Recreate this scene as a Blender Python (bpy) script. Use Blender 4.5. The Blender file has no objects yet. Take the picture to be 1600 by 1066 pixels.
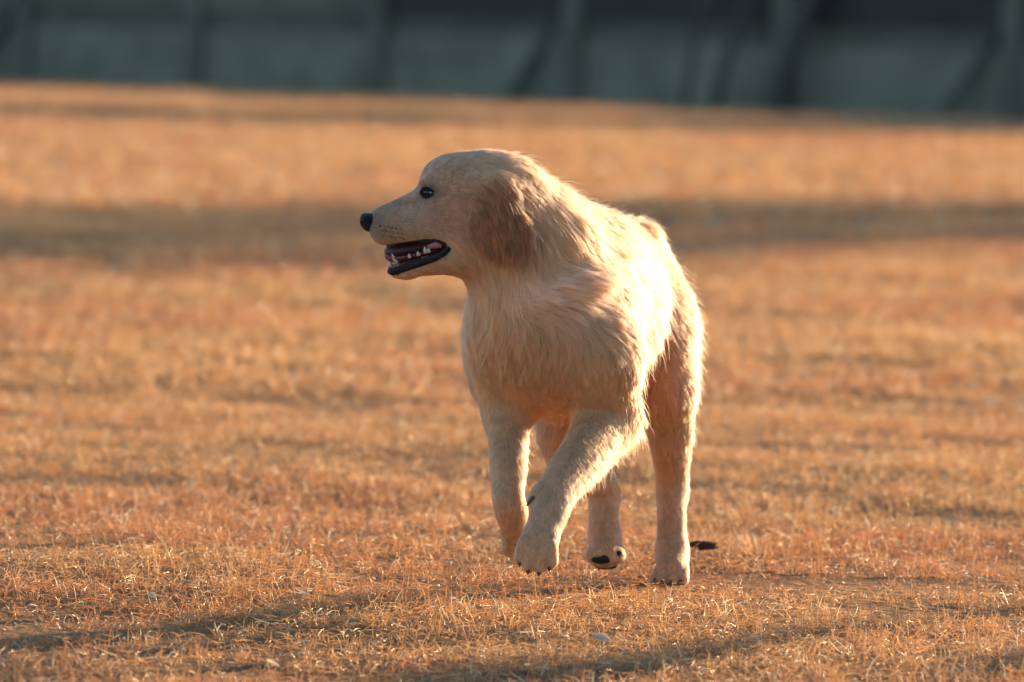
import bpy, bmesh, math, random
import numpy as np
from mathutils import Vector, Matrix, kdtree

random.seed(7)
rng = np.random.default_rng(11)
sc = bpy.context.scene
col = sc.collection
R = math.radians

# ------------------------------------------------------------------ camera
LENS, SENSOR = 185.6, 36.0
FPX = 1600 * LENS / SENSOR
PITCH, ROLL, DIST = R(3.72), R(1.15), 8.0
cam_d = bpy.data.cameras.new('camera')
cam = bpy.data.objects.new('camera', cam_d)
col.objects.link(cam)
sc.camera = cam
cam_d.lens, cam_d.sensor_width, cam_d.clip_end = LENS, SENSOR, 2000
Rm = Matrix.Rotation(R(90) - PITCH, 3, 'X') @ Matrix.Rotation(ROLL, 3, 'Z')
_v = Rm @ Vector(((1050 - 800) / FPX, -(912 - 533) / FPX, -1))
CAM_H = -_v.z * DIST / _v.y
cam.location = (0, -DIST, CAM_H)
cam.rotation_euler = Rm.to_euler()
cam_d.dof.use_dof = True
cam_d.dof.focus_distance = 7.62
cam_d.dof.aperture_fstop = 4.8
cam_d.dof.aperture_blades = 0


def W(px, py, Y):
    """a point of the place: seen at (px, py) of the 1600 px photograph, Y metres behind the dog's standing paw"""
    v = Rm @ Vector(((px - 800) / FPX, -(py - 533) / FPX, -1))
    t = (Y + DIST) / v.y
    return np.array((v.x * t, Y, CAM_H + v.z * t))


def G(px, py):
    """the point of the level ground seen at (px, py)"""
    v = Rm @ Vector(((px - 800) / FPX, -(py - 533) / FPX, -1))
    t = -CAM_H / v.z
    return np.array((v.x * t, -DIST + v.y * t, 0.0))


# ------------------------------------------------------------------ sky, sun, exposure
SUN_AZ, SUN_EL = R(42), R(9.8)          # azimuth from +Y (away from the camera) towards +X (right)
sun_dir = Vector((math.sin(SUN_AZ) * math.cos(SUN_EL), math.cos(SUN_AZ) * math.cos(SUN_EL), math.sin(SUN_EL)))
world = bpy.data.worlds.new('World')
sc.world = world
world.use_nodes = True
wn = world.node_tree
sky = wn.nodes.new('ShaderNodeTexSky')
sky.sky_type = 'NISHITA'
sky.sun_disc = False
sky.sun_elevation = SUN_EL
sky.sun_rotation = SUN_AZ
sky.altitude = 100
sky.dust_density = 0.3
sky.ozone_density = 3.0
bg = wn.nodes['Background']
bg.inputs['Strength'].default_value = 0.12
wn.links.new(sky.outputs[0], bg.inputs['Color'])
sun_l = bpy.data.lights.new('sun', 'SUN')
sun_l.energy = 4.3
sun_l.angle = R(0.53)
sun_l.color = (1.0, 0.76, 0.47)
sun_o = bpy.data.objects.new('sun', sun_l)
col.objects.link(sun_o)
sun_o.rotation_euler = sun_dir.to_track_quat('Z', 'Y').to_euler()
sun_o.location = (8, 8, 10)
vs = sc.view_settings
vs.view_transform = 'Standard'
vs.look = 'None'
vs.exposure = 1.5
vs.gamma = 1
vs.use_curve_mapping = False
sc.cycles.max_bounces = 10
sc.cycles.diffuse_bounces = 4
sc.cycles.glossy_bounces = 4
sc.cycles.transmission_bounces = 8
sc.cycles.transparent_max_bounces = 8
sc.cycles.use_denoising = True


# ------------------------------------------------------------------ helpers
def tag(o, label=None, cat=None, group=None, kind=None):
    if label: o['label'] = label
    if cat: o['category'] = cat
    if group: o['group'] = group
    if kind: o['kind'] = kind
    return o


def mesh_obj(name, verts, faces, mat=None, parent=None, smooth=True):
    me = bpy.data.meshes.new(name)
    me.from_pydata([tuple(map(float, v)) for v in verts], [], [tuple(map(int, f)) for f in faces])
    me.update()
    if smooth:
        me.polygons.foreach_set('use_smooth', np.ones(len(me.polygons), dtype=bool))
    o = bpy.data.objects.new(name, me)
    col.objects.link(o)
    if mat: me.materials.append(mat)
    if parent: o.parent = parent
    return o


def empty(name, loc=(0, 0, 0)):
    o = bpy.data.objects.new(name, None)
    o.location = loc
    o.empty_display_size = 0.1
    col.objects.link(o)
    return o


def part(name, verts, faces, mat, root, smooth=True):
    """a part given in world coordinates under a root that is only moved, not turned"""
    loc = np.array(root.location)
    return mesh_obj(name, np.asarray(verts) - loc, faces, mat, root, smooth)


def unit(v):
    v = np.asarray(v, float)
    return v / (np.linalg.norm(v) + 1e-12)


def tube(path, radii, n=10, closed=True):
    """vertices and faces of a swept round tube"""
    path = [np.asarray(p, float) for p in path]
    V, Fc = [], []
    up = np.array((0.123, 0.31, 0.94))
    for i, p in enumerate(path):
        t = unit(path[min(i + 1, len(path) - 1)] - path[max(i - 1, 0)])
        a = unit(np.cross(t, up)); b = np.cross(t, a)
        for k in range(n):
            w = 2 * math.pi * k / n
            V.append(p + radii[i] * (math.cos(w) * a + math.sin(w) * b))
    for i in range(len(path) - 1):
        for k in range(n):
            Fc.append((i * n + k, i * n + (k + 1) % n, (i + 1) * n + (k + 1) % n, (i + 1) * n + k))
    if closed:
        Fc.append(tuple(range(n - 1, -1, -1)))
        Fc.append(tuple((len(path) - 1) * n + k for k in range(n)))
    return V, Fc


def ellipsoid(c, axes, radii, nu=20, nv=12):
    V, Fc = [], []
    for j in range(nv + 1):
        th = math.pi * j / nv
        for i in range(nu):
            ph = 2 * math.pi * i / nu
            q = np.array((math.sin(th) * math.cos(ph), math.sin(th) * math.sin(ph), math.cos(th))) * radii
            V.append(np.asarray(c) + q @ np.asarray(axes))
    for j in range(nv):
        for i in range(nu):
            Fc.append((j * nu + i, (j + 1) * nu + i, (j + 1) * nu + (i + 1) % nu, j * nu + (i + 1) % nu))
    return V, Fc


def value_noise(p, scale, seed=0):
    """smooth noise in 0..1 for an array of points (n, 2 or 3)"""
    q = np.asarray(p, float) * scale + 1000.0
    i = np.floor(q).astype(np.int64)
    f = q - i
    f = f * f * (3 - 2 * f)
    d = q.shape[1]
    out = np.zeros(len(q))
    for c in range(2 ** d):
        w = np.ones(len(q)); h = np.full(len(q), seed * 374761393 + 12345, dtype=np.int64)
        for a in range(d):
            bit = (c >> a) & 1
            w *= f[:, a] if bit else 1 - f[:, a]
            h = (h ^ ((i[:, a] + bit) * (668265263, 2246822519, 3266489917)[a])) * 1274126177 & 0xFFFFFFFF
        h = (h ^ (h >> 15)) * 2246822519 & 0xFFFFFFFF
        h = h ^ (h >> 13)
        out += w * (h / 4294967295.0)
    return out


def fbm(p, scale, seed=0, octaves=3):
    s, a, t = 0, 1.0, 0
    for o in range(octaves):
        s = s + a * value_noise(p, scale * 2 ** o, seed + o); t += a; a *= 0.5
    return s / t


# ------------------------------------------------------------------ materials
def new_mat(name):
    m = bpy.data.materials.new(name)
    m.use_nodes = True
    return m, m.node_tree.nodes, m.node_tree.links


def simple_mat(name, color, rough=0.6, spec=0.5, noise=None, bump=0.0, sss=0.0, coat=0.0):
    m, n, l = new_mat(name)
    b = n['Principled BSDF']
    b.inputs['Base Color'].default_value = (*color, 1)
    b.inputs['Roughness'].default_value = rough
    b.inputs['Specular IOR Level'].default_value = spec
    b.inputs['Coat Weight'].default_value = coat
    b.inputs['Coat Roughness'].default_value = 0.08
    if sss:
        b.inputs['Subsurface Weight'].default_value = sss
        b.inputs['Subsurface Radius'].default_value = (0.012, 0.004, 0.002)
        b.inputs['Subsurface Scale'].default_value = 1.0
    if noise:
        sca, dark = noise
        tc = n.new('ShaderNodeTexCoord'); nt = n.new('ShaderNodeTexNoise')
        nt.inputs['Scale'].default_value = sca; nt.inputs['Detail'].default_value = 6
        rp = n.new('ShaderNodeValToRGB')
        rp.color_ramp.elements[0].position = 0.3
        rp.color_ramp.elements[0].color = (*[c * dark for c in color], 1)
        rp.color_ramp.elements[1].position = 0.72
        rp.color_ramp.elements[1].color = (*color, 1)
        l.new(tc.outputs['Object'], nt.inputs['Vector'])
        l.new(nt.outputs['Fac'], rp.inputs['Fac']); l.new(rp.outputs['Color'], b.inputs['Base Color'])
        if bump:
            bp = n.new('ShaderNodeBump'); bp.inputs['Strength'].default_value = bump
            bp.inputs['Distance'].default_value = 0.02
            l.new(nt.outputs['Fac'], bp.inputs['Height']); l.new(bp.outputs[0], b.inputs['Normal'])
    return m


def ground_mat():
    m, n, l = new_mat('dry_soil')
    b = n['Principled BSDF']
    b.inputs['Roughness'].default_value = 0.95
    b.inputs['Specular IOR Level'].default_value = 0.1
    tc = n.new('ShaderNodeTexCoord')
    big = n.new('ShaderNodeTexNoise'); big.inputs['Scale'].default_value = 1.3; big.inputs['Detail'].default_value = 5
    fine = n.new('ShaderNodeTexNoise'); fine.inputs['Scale'].default_value = 38; fine.inputs['Detail'].default_value = 8
    l.new(tc.outputs['Object'], big.inputs['Vector']); l.new(tc.outputs['Object'], fine.inputs['Vector'])
    r1 = n.new('ShaderNodeValToRGB')
    e = r1.color_ramp.elements
    e[0].position = 0.32; e[0].color = (0.24, 0.115, 0.050, 1)
    e[1].position = 0.68; e[1].color = (0.44, 0.235, 0.090, 1)
    l.new(big.outputs['Fac'], r1.inputs['Fac'])
    r2 = n.new('ShaderNodeValToRGB')
    e = r2.color_ramp.elements
    e[0].position = 0.3; e[0].color = (0.55, 0.5, 0.48, 1)
    e[1].position = 0.7; e[1].color = (1.25, 1.2, 1.1, 1)
    l.new(fine.outputs['Fac'], r2.inputs['Fac'])
    mx = n.new('ShaderNodeMix'); mx.data_type = 'RGBA'; mx.blend_type = 'MULTIPLY'
    mx.inputs['Factor'].default_value = 1
    l.new(r1.outputs['Color'], mx.inputs[6]); l.new(r2.outputs['Color'], mx.inputs[7])
    l.new(mx.outputs[2], b.inputs['Base Color'])
    bp = n.new('ShaderNodeBump'); bp.inputs['Strength'].default_value = 0.8; bp.inputs['Distance'].default_value = 0.02
    l.new(fine.outputs['Fac'], bp.inputs['Height']); l.new(bp.outputs[0], b.inputs['Normal'])
    return m


def grass_mat():
    m, n, l = new_mat('dry_grass')
    n.remove(n['Principled BSDF'])
    out = n['Material Output']
    at = n.new('ShaderNodeAttribute'); at.attribute_name = 'tint'
    d = n.new('ShaderNodeBsdfDiffuse'); t = n.new('ShaderNodeBsdfTranslucent'); g = n.new('ShaderNodeBsdfGlossy')
    g.inputs['Roughness'].default_value = 0.27
    g.inputs['Color'].default_value = (1, 0.94, 0.82, 1)
    l.new(at.outputs['Color'], d.inputs['Color']); l.new(at.outputs['Color'], t.inputs['Color'])
    m1 = n.new('ShaderNodeMixShader'); m1.inputs[0].default_value = 0.42
    m2 = n.new('ShaderNodeMixShader'); m2.inputs[0].default_value = 0.09
    l.new(d.outputs[0], m1.inputs[1]); l.new(t.outputs[0], m1.inputs[2])
    l.new(m1.outputs[0], m2.inputs[1]); l.new(g.outputs[0], m2.inputs[2])
    l.new(m2.outputs[0], out.inputs['Surface'])
    return m


def fur_mat():
    m, n, l = new_mat('golden_fur')
    n.remove(n['Principled BSDF'])
    out = n['Material Output']
    at = n.new('ShaderNodeAttribute'); at.attribute_name = 'tint'
    h = n.new('ShaderNodeBsdfHairPrincipled')
    h.model = 'CHIANG'
    h.parametrization = 'COLOR'
    h.inputs['Roughness'].default_value = 0.48
    h.inputs['Radial Roughness'].default_value = 0.6
    h.inputs['Coat'].default_value = 0.0
    h.inputs['Random Roughness'].default_value = 0.2
    h.inputs['IOR'].default_value = 1.25
    l.new(at.outputs['Color'], h.inputs['Color'])
    up = n.new('ShaderNodeVectorMath'); up.operation = 'MULTIPLY'           # the soft, matt part of the coat
    up.inputs[1].default_value = (1.85, 1.85, 1.9)
    d = n.new('ShaderNodeBsdfDiffuse'); t = n.new('ShaderNodeBsdfTranslucent')
    l.new(at.outputs['Color'], up.inputs[0]); l.new(up.outputs[0], d.inputs['Color']); l.new(up.outputs[0], t.inputs['Color'])
    m1 = n.new('ShaderNodeMixShader'); m1.inputs[0].default_value = 0.4
    m2 = n.new('ShaderNodeMixShader'); m2.inputs[0].default_value = 0.50
    l.new(d.outputs[0], m1.inputs[1]); l.new(t.outputs[0], m1.inputs[2])
    l.new(h.outputs[0], m2.inputs[1]); l.new(m1.outputs[0], m2.inputs[2])
    l.new(m2.outputs[0], out.inputs['Surface'])
    return m


M_ground = ground_mat()
M_grass = grass_mat()
M_fur = fur_mat()
M_skin = simple_mat('undercoat', (0.32, 0.175, 0.09), 0.9, 0.1)
_n, _l = M_skin.node_tree.nodes, M_skin.node_tree.links            # black, hairless skin along the lower lip
_a = _n.new('ShaderNodeAttribute'); _a.attribute_name = 'lip_distance'
_r = _n.new('ShaderNodeMapRange'); _r.interpolation_type = 'SMOOTHSTEP'
_r.inputs['From Min'].default_value = 0.0048; _r.inputs['From Max'].default_value = 0.0075
_x = _n.new('ShaderNodeMix'); _x.data_type = 'RGBA'
_x.inputs[6].default_value = (0.012, 0.011, 0.012, 1)
_t = _n.new('ShaderNodeAttribute'); _t.attribute_name = 'tint'
_l.new(_t.outputs['Color'], _x.inputs[7])
_l.new(_a.outputs['Fac'], _r.inputs['Value']); _l.new(_r.outputs[0], _x.inputs['Factor'])
_l.new(_x.outputs[2], _n['Principled BSDF'].inputs['Base Color'])
M_black = simple_mat('black_skin', (0.020, 0.015, 0.016), 0.62, 0.3, noise=(220, 0.5), bump=0.35)
M_nose = simple_mat('nose_leather', (0.009, 0.008, 0.009), 0.45, 0.3, noise=(420, 0.4), bump=0.6)
M_mouth = simple_mat('mouth_lining', (0.10, 0.02, 0.025), 0.45, 0.5, sss=0.3)
M_tongue = simple_mat('tongue', (0.24, 0.050, 0.048), 0.4, 0.5, noise=(300, 0.75), bump=0.3, sss=0.6)
M_gum = simple_mat('gum', (0.36, 0.12, 0.115), 0.4, 0.5)
M_tooth = simple_mat('tooth', (0.52, 0.44, 0.37), 0.25, 0.5)
M_eye = simple_mat('eye', (0.012, 0.006, 0.004), 0.08, 0.35, coat=0.25)
M_sclera = simple_mat('sclera', (0.5, 0.46, 0.44), 0.2, 0.5)
M_claw = simple_mat('claw', (0.055, 0.042, 0.036), 0.35, 0.5)
M_pad = simple_mat('paw_pad', (0.018, 0.015, 0.015), 0.7, 0.3, noise=(300, 0.5), bump=0.4)
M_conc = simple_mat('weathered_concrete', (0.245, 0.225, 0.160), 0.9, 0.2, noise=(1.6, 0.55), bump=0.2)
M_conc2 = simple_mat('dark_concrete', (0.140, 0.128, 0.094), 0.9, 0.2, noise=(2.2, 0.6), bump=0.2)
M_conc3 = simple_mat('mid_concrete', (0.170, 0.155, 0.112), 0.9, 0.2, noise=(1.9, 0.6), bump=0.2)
M_conc4 = simple_mat('darkest_concrete', (0.062, 0.058, 0.048), 0.9, 0.2, noise=(1.9, 0.6), bump=0.2)
M_bark = simple_mat('bark', (0.125, 0.112, 0.092), 0.95, 0.1, noise=(14, 0.4), bump=0.8)
M_leafy = simple_mat('tree_leaf', (0.06, 0.10, 0.03), 0.6, 0.3)
M_litter = grass_mat()
M_litter.name = 'pale_dry_leaf'
for _nd in M_litter.node_tree.nodes:
    if _nd.type in ('BSDF_DIFFUSE', 'BSDF_TRANSLUCENT'):
        for _lk in list(_nd.inputs['Color'].links): M_litter.node_tree.links.remove(_lk)
        _nd.inputs['Color'].default_value = (0.70, 0.54, 0.36, 1)
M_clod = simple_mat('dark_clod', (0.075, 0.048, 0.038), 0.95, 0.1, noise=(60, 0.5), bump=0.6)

# ------------------------------------------------------------------ ground
EDGE, EDGE_R = G(0, 133), G(1600, 197)
EDGE_OUT = unit((EDGE_R - EDGE)[[1, 0, 2]] * np.array((1, -1, 0)))
if EDGE_OUT[1] > 0: EDGE_OUT = -EDGE_OUT


def gz(x, y):
    """height of the ground: level at the dog, faint swells elsewhere"""
    p = np.stack([np.asarray(x, float), np.asarray(y, float)], -1).reshape(-1, 2)
    h = (fbm(p, 0.9, 3, 3) - 0.5) * 0.05 + (value_noise(p, 5.0, 9) - 0.5) * 0.012
    near = np.exp(-((p[:, 0] - 0.2) ** 2 + (p[:, 1] - 0.0) ** 2) / 0.35)
    beyond = -((p - EDGE[:2]) @ EDGE_OUT[:2])                  # the turf ends in a low bank in front of the wall
    t = np.clip((beyond - 0.3) / 2.2, 0, 1)
    return h * (1 - near) - 0.6 * t * t * (3 - 2 * t)


gx = np.concatenate([np.linspace(-400, -14, 14), np.linspace(-10, 10, 201), np.linspace(14, 400, 14)])
gy = np.concatenate([np.linspace(-60, -6, 8), np.linspace(-4, 30, 300), np.linspace(30.2, 58, 140), np.linspace(62, 900, 16)])
XX, YY = np.meshgrid(gx, gy)
ZZ = gz(XX.ravel(), YY.ravel())
gv = np.stack([XX.ravel(), YY.ravel(), ZZ], -1)
nxg = len(gx)
ii = (np.arange(len(gy) - 1)[:, None] * nxg + np.arange(nxg - 1)[None, :]).ravel()
gf = np.stack([ii, ii + 1, ii + nxg + 1, ii + nxg], -1)
ground = tag(mesh_obj('ground', gv, gf, M_ground), kind='structure')
ground['label'] = 'dry sunlit field of straw-coloured turf and bare soil'


# ------------------------------------------------------------------ strands (hair curves)
def strands(name, pts, radii, tint, mat, parent=None):
    """pts (n, k, 3), radii (n, k), tint (n, 3): one curves object"""
    n, k = pts.shape[:2]
    cu = bpy.data.hair_curves.new(name)
    cu.add_curves([k] * n)
    cu.attributes['position'].data.foreach_set('vector', np.ascontiguousarray(pts, dtype=np.float32).ravel())
    ra = cu.attributes.get('radius') or cu.attributes.new('radius', 'FLOAT', 'POINT')
    ra.data.foreach_set('value', np.ascontiguousarray(radii, dtype=np.float32).ravel())
    ti = cu.attributes.new('tint', 'FLOAT_COLOR', 'CURVE')
    ti.data.foreach_set('color', np.concatenate([tint, np.ones((n, 1))], 1).astype(np.float32).ravel())
    cu.materials.append(mat)
    o = bpy.data.objects.new(name, cu)
    col.objects.link(o)
    if parent: o.parent = parent
    return o
# ------------------------------------------------------------------ boundary wall
def box(a, b, o, ux, uy, bev=0.008):
    """corner-bevelled block, a..b in the frame (ux along, uy out, z up) at o"""
    bm = bmesh.new()
    bmesh.ops.create_cube(bm, size=1)
    for v in bm.verts:
        v.co = Vector([(a[i] + b[i]) / 2 + v.co[i] * (b[i] - a[i]) for i in range(3)])
    bmesh.ops.bevel(bm, geom=list(bm.edges), offset=bev, segments=1, affect='EDGES')
    bm.verts.index_update()
    V = [np.asarray(o) + v.co.x * ux + v.co.y * uy + v.co.z * UPV for v in bm.verts]
    Fc = [[v.index for v in f.verts] for f in bm.faces]
    bm.free()
    return V, Fc


UPV = np.array((0, 0, 1.0))
WL, WR = EDGE - EDGE_OUT * 5.2, EDGE_R - EDGE_OUT * 5.2
WL[2] = WR[2] = -0.6
wx = unit(WR - WL); wo = np.array((wx[1], -wx[0], 0.0))             # along the wall, and out of it towards the camera
if wo[1] > 0: wo = -wo


def wall_s(px):
    """distance along the wall of the point seen at px"""
    v = Rm @ Vector(((px - 800) / FPX, -(150 - 533) / FPX, -1))
    d = np.array((v.x, v.y)); c = np.array((0, -DIST))
    A = np.array(((d[0], -wx[0]), (d[1], -wx[1])))
    return float(np.linalg.solve(A, WL[:2] - c)[1])


step = (wall_s(1590) - wall_s(310)) / 4
posts = [wall_s(310) + (i - 4) * step for i in range(13)]
wall = empty('boundary_wall', tuple(WL))
tag(wall, 'weathered grey concrete panel wall closing the far side of the field', 'wall')
for i, p in enumerate(posts):
    v, f = box((p - 0.12, -0.12, -0.2), (p + 0.12, 0.12, 1.66), WL, wx, wo)
    part('post', v, f, M_conc3, wall, False)
    if i + 1 < len(posts):
        a, b = p + 0.113, posts[i + 1] - 0.113
        v, f = box((a - 0.05, -0.03, -0.2), (b + 0.05, 0.05, 1.10), WL, wx, wo)
        part('panel', v, f, M_conc, wall, False)
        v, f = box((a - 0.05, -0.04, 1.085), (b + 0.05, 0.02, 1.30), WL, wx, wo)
        part('shade_band', v, f, M_conc2, wall, False)  # dark band: the shade between the panels is put into its colour
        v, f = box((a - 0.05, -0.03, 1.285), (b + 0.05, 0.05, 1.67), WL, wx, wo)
        part('panel', v, f, M_conc4 if i > 4 else M_conc3, wall, False)  # upper panels get a darker tone in the bays to the right
v, f = box((posts[0] - 0.15, -0.14, 1.665), (posts[-1] + 0.15, 0.14, 1.72), WL, wx, wo)
part('coping', v, f, M_conc2, wall, False)


# ------------------------------------------------------------------ trees
def leaf_mass(blobs, n, size, seed):
    g = np.random.default_rng(seed)
    V, Fc = [], []
    for c, r in blobs:
        for _ in range(n):
            d = g.normal(size=3); d /= np.linalg.norm(d)
            p = np.asarray(c) + d * np.asarray(r) * g.random() ** 0.45
            a = g.normal(size=3); a /= np.linalg.norm(a)
            b = np.cross(a, g.normal(size=3)); b /= np.linalg.norm(b) + 1e-9
            L = size * (0.6 + 0.8 * g.random()); w = L * 0.42
            k = len(V)
            V += [p - a * L, p + b * w, p + a * L, p - b * w]
            Fc.append((k, k + 1, k + 2, k + 3))
    return V, Fc


tree_no = [0]


def tree(base, lean, r, h, blobs, label, n=500, size=0.10, group='trees along the boundary wall'):
    tree_no[0] += 1
    g = np.random.default_rng(100 + tree_no[0])
    base = np.asarray(base, float)
    t = empty('tree', tuple(base))
    tag(t, label, 'tree', group)
    top = np.array((lean[0], lean[1], h))
    path = [base + top * s + np.array((0.05 * math.sin(7 * s + tree_no[0]), 0.03 * math.sin(9 * s), 0)) * (s > 0) for s in np.linspace(0, 1, 9)]
    path[0] = base - np.array((0, 0, 0.1))
    v, f = tube(path, [r * (1.35 - 0.2 * i if i < 2 else 1 - 0.075 * i) for i in range(9)], 10)
    part('trunk', v, f, M_bark, t)
    for c, rr in blobs:
        s0 = 0.62 + 0.3 * g.random()
        a = base + top * s0
        b = base + np.array(c)
        m_ = (a + b) / 2 + np.array((0, 0, 0.15))
        v, f = tube([a, m_, b], [r * 0.42, r * 0.28, r * 0.1], 7)
        part('limb', v, f, M_bark, t)
    v, f = leaf_mass([(base + np.array(c), rr) for c, rr in blobs], n, size, 50 + tree_no[0])
    o = part('crown', v, f, M_leafy, t, False)
    return t


def crown(cx, cy, cz, r, n, seed, flat=0.6):
    g = np.random.default_rng(seed)
    return [((cx + g.uniform(-r, r) * 0.8, cy + g.uniform(-r, r) * 0.7, cz + g.uniform(-r, r) * flat * 0.6), (r * g.uniform(0.4, 0.7), r * g.uniform(0.4, 0.7), r * flat * g.uniform(0.5, 0.8)))
            for _ in range(n)]


def at_wall(px, out):
    return WL + wx * wall_s(px) + wo * out


def lean_px(px0, px1, py1, out):
    """sideways lean per metre of height of a trunk that passes px0 at its base and px1 at height py1"""
    b = at_wall(px0, out)
    q = W(px1, py1, b[1])
    return (q[0] - b[0]) / (q[2] - b[2])


for px0, px1, py1, r, h, lab in ((797, 868, 40, 0.060, 3.4, 'dark trunk leaning right in front of the wall, straight above the dog'),
                                 (1117, 1098, 40, 0.045, 3.2, 'thin dark upright trunk by the wall, the left of a close pair'),
                                 (1163, 1160, 40, 0.055, 3.6, 'dark upright trunk by the wall, the right of a close pair'),
                                 (1255, 1250, 40, 0.115, 3.9, 'thickest dark trunk by the wall, right of the close pair'),
                                 (1487, 1534, 80, 0.050, 3.3, 'slim dark trunk leaning right by the wall near the right edge'),
                                 (-22, 8, 20, 0.070, 3.5, 'dark trunk at the far left end of the wall, cut by the edge')):
    k = lean_px(px0, px1, py1, 0.55)
    tree(at_wall(px0, 0.55), (k * h * (0.5 if abs(k) > 0.25 else 1) , 0.0, ), r, h, crown(k * h * 0.5, 0, h + 0.5, 1.1, 5, int(px0) + 50, 0.6), lab, 260, 0.09) if abs(k) < 0.25 else \
        tree(at_wall(px0, 0.55), (k * h, 0.0), r, h, crown(k * h, 0, h + 0.5, 1.1, 5, int(px0) + 50, 0.6), lab, 260, 0.09)

hl = np.array((sun_dir.x, sun_dir.y)) / sun_dir.z                     # run of a shadow per metre of height
for j, dx in enumerate((-4.6, -2.9, -1.2, 0.4, 2.2, 3.9, 5.6)):        # the row right of the view whose shade crosses the far turf
    hgt = 4.0 + 0.25 * math.sin(j * 2.1)
    y_sh = 29.2 - 0.10 * dx
    b = np.array((dx + hl[0] * hgt, y_sh + hl[1] * hgt, 0))
    tree(b, (0.1 * math.sin(j), 0), 0.08, hgt - 0.5, crown(0, 0, hgt, 1.1, 7, 300 + j, 0.28),
         ('nearest', 'second', 'third', 'fourth', 'fifth', 'sixth', 'farthest')[j] + ' tree from the wall\'s trunks in the row right of the view', (150, 170, 220, 420, 700, 900, 900)[j], 0.10, 'row of trees right of the view')
for j, (x, y, hgt, cr) in enumerate(((-3.4, 8.0, 4.4, 1.2), (-1.5, 8.8, 4.2, 1.1), (-2.3, 11.2, 3.8, 1.0), (-0.7, 11.6, 4.0, 0.8), (1.2, 12.8, 4.3, 0.8), (2.5, 14.6, 4.0, 1.0), (3.6, 17.0, 4.3, 1.3))):
    b = np.array((x + hl[0] * hgt, y + hl[1] * hgt, 0))
    tree(b, (0.1, 0.1), 0.09, hgt - 0.5, crown(0, 0, hgt, cr * 1.2, 8, 400 + j, 0.75),
         ('first', 'second', 'third', 'fourth', 'fifth', 'sixth', 'seventh')[j] + ' tree from the camera in the group that shades the middle field', (60, 66, 34, 24, 18, 20, 30)[j], 0.10, 'trees right of the field')

for (x, y, hgt, cr, lab) in ((-0.12, -1.20, 0.9, 0.12, 'added unseen sapling that shades the turf below the dog'),  # unseen saplings, added only for their shade on the near turf
                             (0.17, -0.92, 0.8, 0.08, 'smaller sapling added out of view for its shade, beside its neighbour'),
                             (0.76, -0.86, 0.85, 0.10, 'added unseen sapling that shades the lower right corner of the turf')):
    b = np.array((x + hl[0] * hgt, y + hl[1] * hgt, 0))
    tree(b, (0.02, 0.02), 0.010, hgt - 0.1, crown(0, 0, hgt, cr, 5, 500 + int(x * 100), 0.4), lab, 34, 0.025, 'shade saplings added out of view')

# ------------------------------------------------------------------ dry grass
def grass_zone(name, x0, x1, y0, y1, dens, lmin, lmax, rad, seed):
    g = np.random.default_rng(seed)
    area = (x1 - x0) * (y1 - y0)
    n = int(area * dens)
    nt = max(n // 9, 1)
    tx = np.stack([g.uniform(x0, x1, nt), g.uniform(y0, y1, nt)], -1)
    own = g.integers(0, nt, n)
    sp = 0.020 * (lmax / 0.045)
    xy = tx[own] + g.normal(0, sp, (n, 2)) * (0.4 + g.random((nt, 1))[own])
    cover = fbm(xy, 1.5, 71, 4)
    bare = fbm(xy * np.array((0.8, 1.6)), 3.2, 81, 3)
    keep = g.random(n) < np.clip((bare - 0.26) / 0.18, 0.25, 1)
    xy, own, cover, bare = xy[keep], own[keep], cover[keep], bare[keep]
    n = len(xy)
    L = (lmin + (lmax - lmin) * g.random(n) ** 1.7) * (0.55 + 0.9 * fbm(xy, 2.1, 91, 3)) * np.clip(0.55 + (bare - 0.3) * 2.2, 0.5, 1.15)
    z = gz(xy[:, 0], xy[:, 1])
    az = g.uniform(0, 2 * math.pi, nt)[own] * 0.5 + g.uniform(0, 2 * math.pi, n)
    tilt = np.clip(np.abs(g.normal(0.5, 0.45, n)), 0, 1.4)
    flat = g.random(n) < 0.42
    tilt = np.where(flat, g.uniform(1.1, 1.5, n), tilt)
    bend = g.normal(0.5, 0.45, n)
    K = 4
    pts = np.zeros((n, K, 3))
    pts[:, 0, :2] = xy; pts[:, 0, 2] = z - 0.002 + np.where(flat, g.random(n) * 0.018, 0)
    d0 = np.stack([np.cos(az), np.sin(az)], -1)
    for k in range(1, K):
        a = np.clip(tilt + bend * (k - 1) / (K - 1), -0.6, 1.62)
        st = L / (K - 1)
        pts[:, k, :2] = pts[:, k - 1, :2] + d0 * (np.sin(a) * st)[:, None]
        pts[:, k, 2] = pts[:, k - 1, 2] + np.cos(a) * st
    r = rad * (0.6 + 0.8 * g.random(n))
    rr = r[:, None] * np.array((1.0, 0.95, 0.75, 0.2))[None]
    straw = np.array((0.64, 0.320, 0.115)); rust = np.array((0.52, 0.185, 0.065)); pale = np.array((0.80, 0.65, 0.43)); grey = np.array((0.19, 0.125, 0.08))
    u = g.random(n); c = np.clip((cover - 0.36) / 0.3, 0, 1)
    tint = straw * (0.75 + 0.5 * g.random((n, 1)))
    w_r = np.clip(0.68 - 0.80 * c + g.normal(0, 0.25, n), 0, 1)[:, None]
    tint = tint * (1 - w_r) + rust * (0.8 + 0.5 * g.random((n, 1))) * w_r
    m = (u < 0.055)[:, None]; tint = np.where(m, pale * (0.85 + 0.3 * g.random((n, 1))), tint)
    m = (u > 0.93)[:, None]; tint = np.where(m, grey, tint)
    o = strands(name, pts, rr, np.clip(tint, 0, 0.95), M_grass)
    tag(o, kind='stuff')
    return o


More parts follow.
